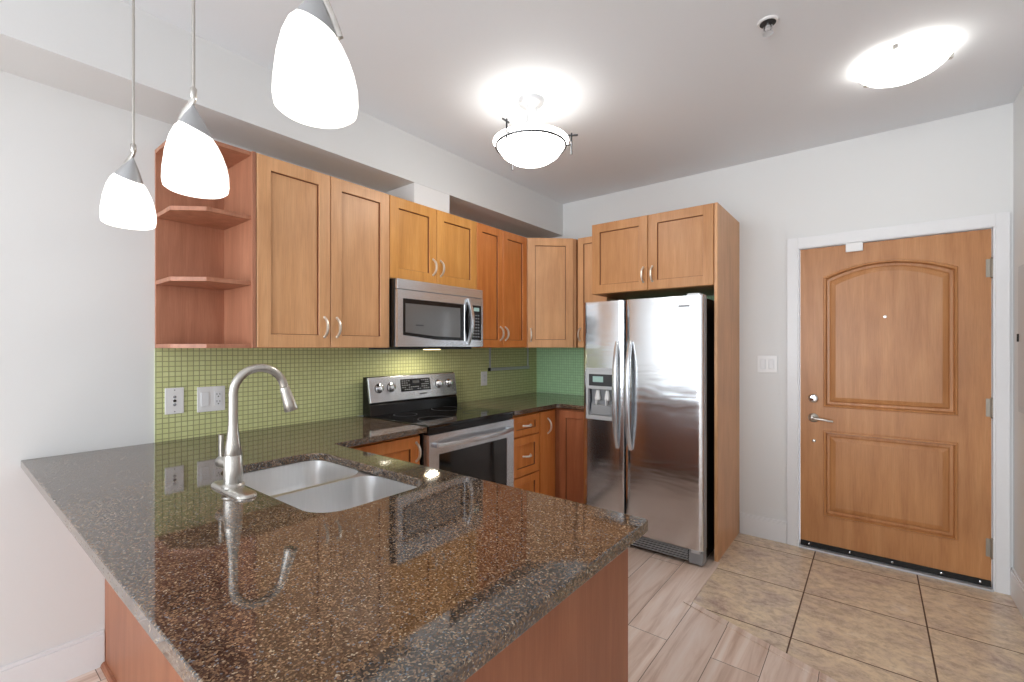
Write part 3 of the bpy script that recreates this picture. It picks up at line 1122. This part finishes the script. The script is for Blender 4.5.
def fdoor(x0, x1, z0, z1, hole=None):
    mb = MB()
    # profile in plan: softly rounded front edges
    w = x1 - x0
    prof = [(x0, 0.075), (x0, 0.022), (x0 + 0.006, 0.008), (x0 + 0.020, 0.0015), (x0 + 0.04, 0.0), (x1 - 0.04, 0.0), (x1 - 0.020, 0.0015), (x1 - 0.006, 0.008), (x1, 0.022), (x1, 0.075)]
    if hole is None:
        n = len(prof)
        lo = [[(p[0], p[1], z) for p in prof] for z in (z0, z1)]
        vs = lo[0] + lo[1]
        fs = [(i, i + 1, n + i + 1, n + i) for i in range(n - 1)] + [(n - 1, 0, n, 2 * n - 1)]
        mb.add(vs, fs, True)
        mb.add(lo[0], [tuple(range(n))])
        mb.add(lo[1], [tuple(range(n))])
        return mb
    hx0, hx1, hz0, hz1 = hole
    n = len(prof)
    bands = [(z0, hz0), (hz1, z1)]
    for a, b in bands:
        lo = [[(p[0], p[1], z) for p in prof] for z in (a, b)]
        mb.add(lo[0] + lo[1], [(i, i + 1, n + i + 1, n + i) for i in range(n - 1)] + [(n - 1, 0, n, 2 * n - 1)], True)
        mb.add(lo[0], [tuple(range(n))])
        mb.add(lo[1], [tuple(range(n))])
    for pr in ([p for p in prof if p[0] < hx0] + [(hx0, 0.0), (hx0, 0.075)], [(hx1, 0.075), (hx1, 0.0)] + [p for p in prof if p[0] > hx1]):
        m = len(pr)
        lo = [[(p[0], p[1], z) for p in pr] for z in (hz0, hz1)]
        mb.add(lo[0] + lo[1], [(i, (i + 1) % m, m + (i + 1) % m, m + i) for i in range(m)], True)
    mb.add([(hx0, 0.07, hz0), (hx1, 0.07, hz0), (hx1, 0.07, hz1), (hx0, 0.07, hz1)], [(0, 1, 2, 3)])
    return mb


ZF0, ZF1 = 0.105, 1.668
HX0, HX1, HZ0, HZ1 = 0.042, 0.238, 0.862, 1.185
ld = fdoor(0.0, SPL - 0.003, ZF0, ZF1, (HX0, HX1, HZ0, HZ1)).build('freezer_door', 'steel_fridge', fr)
rd = fdoor(SPL + 0.003, FW, ZF0, ZF1).build('fridge_door', 'steel_fridge', fr)


def fhandle(x, bend):
    pts = []
    n = 22
    for k in range(n + 1):
        u = k / n * 2 - 1
        pts.append((x + bend * (1 - u * u), -0.006 - 0.048 * (1 - abs(u) ** 3.0), 1.025 + u * 0.36))
    return MB().tube(pts, [0.7 + 0.3 * (1 - abs(i / 11 - 1) ** 3) for i in range(n + 1)], 16, sq=(0.016, 0.0135))


MB().box(FW - 0.0006, FW + 0.0012, 0.020, 0.074, ZF0 + 0.003, ZF1 - 0.003).build('door_edge', 'grey', rd, 'grey side edge of the door')
fhandle(SPL - 0.050, 0.004).build('handle', 'steel', ld)
fhandle(SPL + 0.046, -0.004).build('handle', 'steel', rd)
# dispenser
ds = MB()
ds.box(HX0 - 0.010, HX1 + 0.008, -0.006, 0.02, HZ1 - 0.0, HZ1 + 0.018, 0.002)
ds.box(HX0 - 0.010, HX0 + 0.006, -0.006, 0.02, HZ0, HZ1, 0.002)
ds.box(HX1 - 0.006, HX1 + 0.008, -0.006, 0.02, HZ0, HZ1, 0.002)
ds.box(HX0 - 0.010, HX1 + 0.008, -0.008, 0.02, HZ0 - 0.020, HZ0 + 0.008, 0.002)
ds.box(HX0 + 0.006, HX1 - 0.006, -0.005, 0.02, 1.055, HZ1, 0.002)
dsp = ds.build('dispenser', 'silverplastic', ld)
MB().box(HX0 + 0.014, HX1 - 0.004, -0.0075, -0.005, 1.078, 1.160, 0.001).build('display_panel', 'darkgrey', dsp)
MB().box(HX0 + 0.045, HX0 + 0.125, -0.0085, -0.0074, 1.105, 1.145).build('screen', 'lcd', dsp, 'pale green display')
mb = MB()
mb.prism([(0.02, 0.87), (0.066, 0.87), (0.066, 1.055), (0.045, 1.055), (0.055, 0.97), (0.030, 0.90)], HX0 + 0.006, HX1 - 0.006, ax='x')
mb.box(HX0 + 0.03, HX1 - 0.012, 0.004, 0.05, 0.872, 0.945, 0.008)
mb.build('recess', 'grey', dsp)
for x in (HX0 + 0.065, HX0 + 0.140):
    mb = MB().lathe([(0.012, 0.06), (0.018, 0.03), (0.022, 0.0), (0.016, -0.01)], (x, 0.030, 0.985), 18)
    mb.tube([(x, 0.02, 0.985), (x, 0.012, 0.965), (x, 0.018, 0.950)], 1.0, 10, sq=(0.004, 0.016))
    mb.build('paddle', 'plastic', dsp)
MB().box(0.680, 0.752, -0.0012, 0.002, 1.598, 1.613, 0.0005).build('badge', 'grey', rd, 'small grey maker plate')
# kick grille
gr = MB().box(0.012, FW - 0.012, 0.03, 0.085, 0.022, 0.098, 0.002)
g = gr.build('kick_grille', 'darkgrey', fr)
mb = MB()
for k in range(5):
    z = 0.026 + k * 0.015
    mb.box(0.014, FW - 0.095, 0.012, 0.032, z, z + 0.008)
mb.build('louvre', 'grey', g)
MB().box(FW - 0.09, FW - 0.004, 0.015, 0.09, 0.012, 0.099, 0.004).build('foot_cover', 'grey', fr)
MB().box(FW - 0.070, FW - 0.018, -0.002, 0.05, 0.085, 0.104, 0.002).build('hinge', 'silverplastic', fr)
mb = MB().box(FW - 0.10, FW - 0.02, 0.01, 0.12, 1.6685, 1.682, 0.003)
mb.box(FW - 0.07, FW - 0.02, 0.10, 0.14, 1.655, 1.676)
mb.build('hinge', 'silverplastic', fr)

# ------------------------------------------------------------------ wall plates
def plate_bm(w, h, t_=0.006):
    return MB().box(-w / 2, w / 2, -t_, 0, -h / 2, h / 2, 0.002)


# coordinates in a local frame whose -y faces the room
p = thing('jack_plate', 'single white wall plate with small jacks, leftmost on the green backsplash', 'wall plate', (0.0085, -2.944, 1.099), R(90))
plate_bm(0.074, 0.122).build('plate', 'plastic', p)
for z in (-0.018, 0.0, 0.018):
    MB().lathe([(0.0065, 0), (0.0065, 0.002), (0.0035, 0.004)], (0, -0.006, z), 14, (0, -1, 0)).build('jack', 'grey' if z else 'slot', p)
for z in (-0.05, 0.05):
    MB().lathe([(0.003, 0), (0.003, 0.001)], (0, -0.006, z), 10, (0, -1, 0)).build('screw', 'grey', p)
p = thing('outlet_plate', 'double white wall plate with rocker switch and duplex outlet on the green backsplash', 'outlet', (0.0085, -2.792, 1.095), R(90))
plate_bm(0.121, 0.122).build('plate', 'plastic', p)
MB().box(-0.046, -0.012, -0.0095, -0.006, -0.034, 0.034, 0.0015).build('rocker_switch', 'trim', p)
ou = MB().box(0.012, 0.046, -0.0085, -0.006, -0.034, 0.034, 0.0015).build('socket', 'trim', p)
for z in (-0.018, 0.018):
    mb = MB()
    for dx in (-0.0065, 0.0065):
        mb.box(0.029 + dx - 0.0012, 0.029 + dx + 0.0012, -0.0089, -0.0084, z - 0.001, z + 0.0085)
    mb.lathe([(0.003, 0), (0.003, 0.0005)], (0.029, -0.0085, z - 0.008), 10, (0, -1, 0))
    mb.build('socket_slots', 'slot', ou)
p = thing('outlet_plate', 'single white outlet plate on the green backsplash right of the range', 'outlet', (0.0085, -0.777, 1.087), R(90))
plate_bm(0.074, 0.118).build('plate', 'plastic', p)
ou = MB().box(-0.017, 0.017, -0.0085, -0.006, -0.034, 0.034, 0.0015).build('socket', 'trim', p)
for z in (-0.018, 0.018):
    mb = MB()
    for dx in (-0.0065, 0.0065):
        mb.box(dx - 0.001, dx + 0.001, -0.0089, -0.0084, z - 0.001, z + 0.0085)
    mb.build('socket_slots', 'slot', ou)
p = thing('light_switch', 'double white rocker light switch on the wall left of the entry door', 'light switch', (1.987, -0.0005, 1.230))
plate_bm(0.124, 0.118).build('plate', 'plastic', p)
for x in (-0.026, 0.026):
    mb = MB().box(x - 0.0185, x + 0.0185, -0.0075, -0.006, -0.036, 0.036, 0.001)
    mb.box(x - 0.0155, x + 0.0155, -0.010, -0.007, -0.032, 0.032, 0.002)
    mb.build('rocker', 'trim', p)
# electrical panel on the right wall
p = thing('electrical_panel', 'grey white electrical panel cover on the right wall beside the entry door', 'electrical panel', (XW - 0.0005, -0.18, 1.017), R(-90))
# local x runs along -Y, -y faces -X
MB().box(0.0, 0.37, -0.012, 0, 0.0, 0.747, 0.003).build('frame', 'panelgrey', p)
d = MB().box(0.03, 0.34, -0.018, -0.012, 0.03, 0.717, 0.003).build('door', 'panelgrey', p)
MB().box(0.036, 0.052, -0.024, -0.018, 0.36, 0.40, 0.002).build('latch', 'slot', d)

# hanging rail below the right cabinet
rl = thing('hanging_rail', 'slim metal towel rail hanging below the wall cabinet right of the range', 'rail', (0.03, -0.452, 1.345), R(90))
MB().tube([(-0.282, 0, -0.184), (0.282, 0, -0.184)], 1.0, 12, sq=(0.013, 0.010)).build('bar', 'silverplastic', rl, 'horizontal bar')
for x in (-0.270, 0.270):
    mb = MB().box(x - 0.010, x + 0.010, -0.002, 0.002, -0.174, 0.0)
    mb.build('hanger', 'silverplastic', rl)
MB().box(-0.284, -0.272, -0.012, 0.012, -0.198, -0.170, 0.002).build('end_cap', 'blackmatte', rl)


# ------------------------------------------------------------------ lamps
def point(name, loc, power, rad, parent=None, col=(1.0, 0.97, 0.93)):
    d = bpy.data.lights.new(name, 'POINT')
    d.energy = power
    d.shadow_soft_size = rad
    d.color = col
    o = bpy.data.objects.new(name, d)
    o.location = loc
    COL.objects.link(o)
    if parent:
        o.parent = parent
    return o


def pendant(loc, rz, label, strap, ax):
    x, y, z = loc
    pd = thing('pendant_lamp', label, 'pendant lamp', (x, y, z), rz, 'pendant lamps above the peninsula')
    # opal shade: bell with a slanted top; local +x is the low side
    prof = [(0.066, 0.0), (0.074, 0.006), (0.0765, 0.022), (0.0755, 0.05), (0.070, 0.088), (0.061, 0.122), (0.049, 0.150), (0.037, 0.166)]
    seg = 40
    mb = MB()
    loops = []
    for r, zz in prof:
        lp = []
        k = max(0.0, (zz - 0.05) / 0.116)
        for i in range(seg):
            a = 2 * PI * i / seg
            lp.append((r * math.cos(a), r * math.sin(a), zz - 0.52 * k * r * math.cos(a)))
        loops.append(lp)
    mb.loft(loops, True, False, False)
    # underside, slightly recessed diffuser
    lo = []
    for r, zz in ((0.066, 0.0), (0.058, 0.004), (0.03, 0.007), (0.002, 0.008)):
        lo.append([(r * math.cos(2 * PI * i / seg), r * math.sin(2 * PI * i / seg), zz) for i in range(seg)])
    mb.loft(lo, True, False, True)
    mb.build('shade', 'glow', pd, 'lit white opal glass shade')
    # folded metal cap with slanted lower edge
    top = loops[-1]
    apex = Vector((ax[0], ax[1], 0.236))
    mb = MB()
    l0 = [Vector(p) + Vector((0, 0, -0.002)) for p in top]
    l0 = [Vector((p.x * 1.06, p.y * 1.06, p.z)) for p in l0]
    lm = [p.lerp(apex, 0.45) + Vector((p.x * 0.05, p.y * 0.05, 0)) for p in l0]
    l1 = [p.lerp(apex, 0.97) for p in l0]
    mb.loft([l0, lm, l1], True, False, True)
    mb.build('cap', 'cap', pd, 'grey metal cap')
    # curved strap
    pts = []
    sa_ = R(strap)
    sd = Vector((math.cos(sa_), math.sin(sa_), 0))
    zs_ = 0.166 - 0.52 * 0.04 * math.cos(sa_)
    tp = Vector((ax[0], ax[1], 0))
    p0 = sd * 0.043 + Vector((0, 0, zs_))
    p1 = sd * 0.030 + Vector((0, 0, zs_ + 0.045))
    p2 = tp + Vector((0, 0, 0.232))
    p3 = tp + Vector((0, 0, 0.256))
    for k in range(13):
        u = k / 12
        pts.append(p0 * (1 - u) ** 3 + p1 * 3 * u * (1 - u) ** 2 + p2 * 3 * u * u * (1 - u) + p3 * u ** 3)
    MB().tube(pts, 1.0, 12, sq=(0.0075, 0.0045)).build('strap', 'nickel', pd)
    MB().lathe([(0.0055, 0.250), (0.0085, 0.255), (0.0085, 0.277), (0.005, 0.282)], tp, 14).build('swivel', 'nickel', pd)
    top_z = H - z
    MB().lathe([(0.0042, 0.280), (0.0042, top_z - 0.02)], tp, 12).build('stem', 'nickel', pd)
    MB().lathe([(0.012, top_z - 0.035), (0.050, top_z - 0.022), (0.060, top_z - 0.006), (0.060, top_z - 0.0005)], tp, 28).build('canopy', 'nickel', pd)
    return pd


PZ = 1.772
pendant((0.540, -3.222, PZ), R(20), 'leftmost of the three pendant lamps, nearest to the left wall, small opal shade', 170, (0.022, 0.0))
pendant((1.130, -3.203, PZ), R(38), 'middle of the three pendant lamps, hanging in front of the open corner shelves', 180, (-0.008, 0.0))
pendant((1.730, -3.190, PZ + 0.029), R(38), 'rightmost and largest looking pendant lamp, hanging nearest to the camera', 5, (0.005, 0.0))

# semi-flush ceiling lamp
cl = thing('semi_flush_ceiling_lamp', 'semi-flush ceiling lamp with frosted glass bowl in a metal ring above the kitchen floor', 'ceiling lamp', (1.119, -1.641, H))
MB().lathe([(0.020, -0.045), (0.030, -0.036), (0.060, -0.026), (0.070, -0.012), (0.074, -0.0005)], (0, 0, 0), 36).build('canopy', 'silverplastic', cl)
zb = -0.245
prof = [(0.004, -0.098), (0.06, -0.093), (0.11, -0.075), (0.15, -0.048), (0.172, -0.018), (0.186, 0.006), (0.202, 0.018), (0.204, 0.022)]
lining = [(0.204, 0.0225), (0.190, 0.014), (0.166, -0.010), (0.145, -0.038), (0.105, -0.066), (0.05, -0.084), (0.004, -0.088)]
MB().lathe([(r, z + zb) for r, z in lining], (0, 0, 0), 56, cap0=False).build('bowl_lining', 'glow_lining', cl)
MB().lathe([(r, z + zb) for r, z in prof], (0, 0, 0), 56, cap1=False).build('glass_bowl', 'glow_soft', cl, 'frosted glass bowl')
ring = []
for k in range(49):
    a = 2 * PI * k / 48
    ring.append((0.187 * math.cos(a), 0.187 * math.sin(a), zb - 0.002))
MB().tube(ring, 0.0068, 8).build('ring', 'steel_dark', cl, 'dark metal ring')
yaw = R(38.212)
for deg in (-6, 234, 117):
    a = R(deg) + yaw
    ca, sa = math.cos(a), math.sin(a)
    pts = []
    for k in range(15):
        u = k / 14
        r = 0.030 + 0.155 * (u ** 2.3)
        z = -0.035 - (0.215) * (1 - (1 - u) ** 1.7) + 0.03 * u ** 6
        pts.append((r * ca, r * sa, z))
    MB().tube(pts, 0.0045, 8).build('arm', 'silverplastic', cl)
    mb = MB().tube([(0.218 * ca, 0.218 * sa, zb - 0.055), (0.218 * ca, 0.218 * sa, zb + 0.060)], 0.0045, 10)
    mb.tube([(0.188 * ca, 0.188 * sa, zb - 0.002), (0.221 * ca, 0.221 * sa, zb - 0.002)], 0.004, 8)
    mb.tube([(0.200 * ca, 0.200 * sa, zb + 0.048), (0.252 * ca, 0.252 * sa, zb + 0.048)], 0.005, 8)
    mb.build('bracket', 'steel_dark', cl)

# flush ceiling lamp
fl = thing('flush_ceiling_lamp', 'lit flush mount ceiling lamp with shallow white glass bowl near the entry door', 'ceiling lamp', (2.680, -0.872, H))
MB().lathe([(0.003, -0.094), (0.05, -0.090), (0.10, -0.076), (0.14, -0.056), (0.162, -0.036), (0.170, -0.026), (0.164, -0.026)], (0, 0, 0), 56, cap1=False).build('glass_bowl', 'glow_flush', fl, 'lit white glass bowl')
MB().lathe([(0.120, -0.026), (0.125, -0.0005)], (0, 0, 0), 40).build('ceiling_pan', 'trim', fl)
for deg in (20, 260, 140):
    a = R(deg)
    MB().box(-0.012, 0.012, -0.010, 0.010, -0.034, -0.010, 0.003).xf(Matrix.Rotation(a, 4, 'Z') @ Matrix.Translation((0.172, 0, 0))).build('clip', 'nickel', fl)

# sprinkler head
sp = thing('sprinkler_head', 'small chrome fire sprinkler with white ring on the ceiling', 'sprinkler', (2.234, -1.53, H))
MB().lathe([(0.022, -0.008), (0.036, -0.006), (0.040, -0.0005)], (0, 0, 0), 32).build('ring', 'plastic', sp)
MB().lathe([(0.030, -0.0078), (0.028, -0.0086), (0.004, -0.0086)], (0, 0, 0), 24).build('recess', 'slot', sp)
mb = MB().lathe([(0.011, -0.030), (0.011, -0.008)], (0, 0, 0), 16)
mb.tube([(0.012, 0, -0.010), (0.015, 0, -0.030), (0.004, 0, -0.048)], 0.003, 8)
mb.tube([(-0.012, 0, -0.010), (-0.015, 0, -0.030), (-0.004, 0, -0.048)], 0.003, 8)
mb.build('frame', 'chrome', sp)
MB().lathe([(0.003, -0.047), (0.020, -0.048), (0.020, -0.050), (0.003, -0.051)], (0, 0, 0), 20).build('deflector', 'chrome', sp)
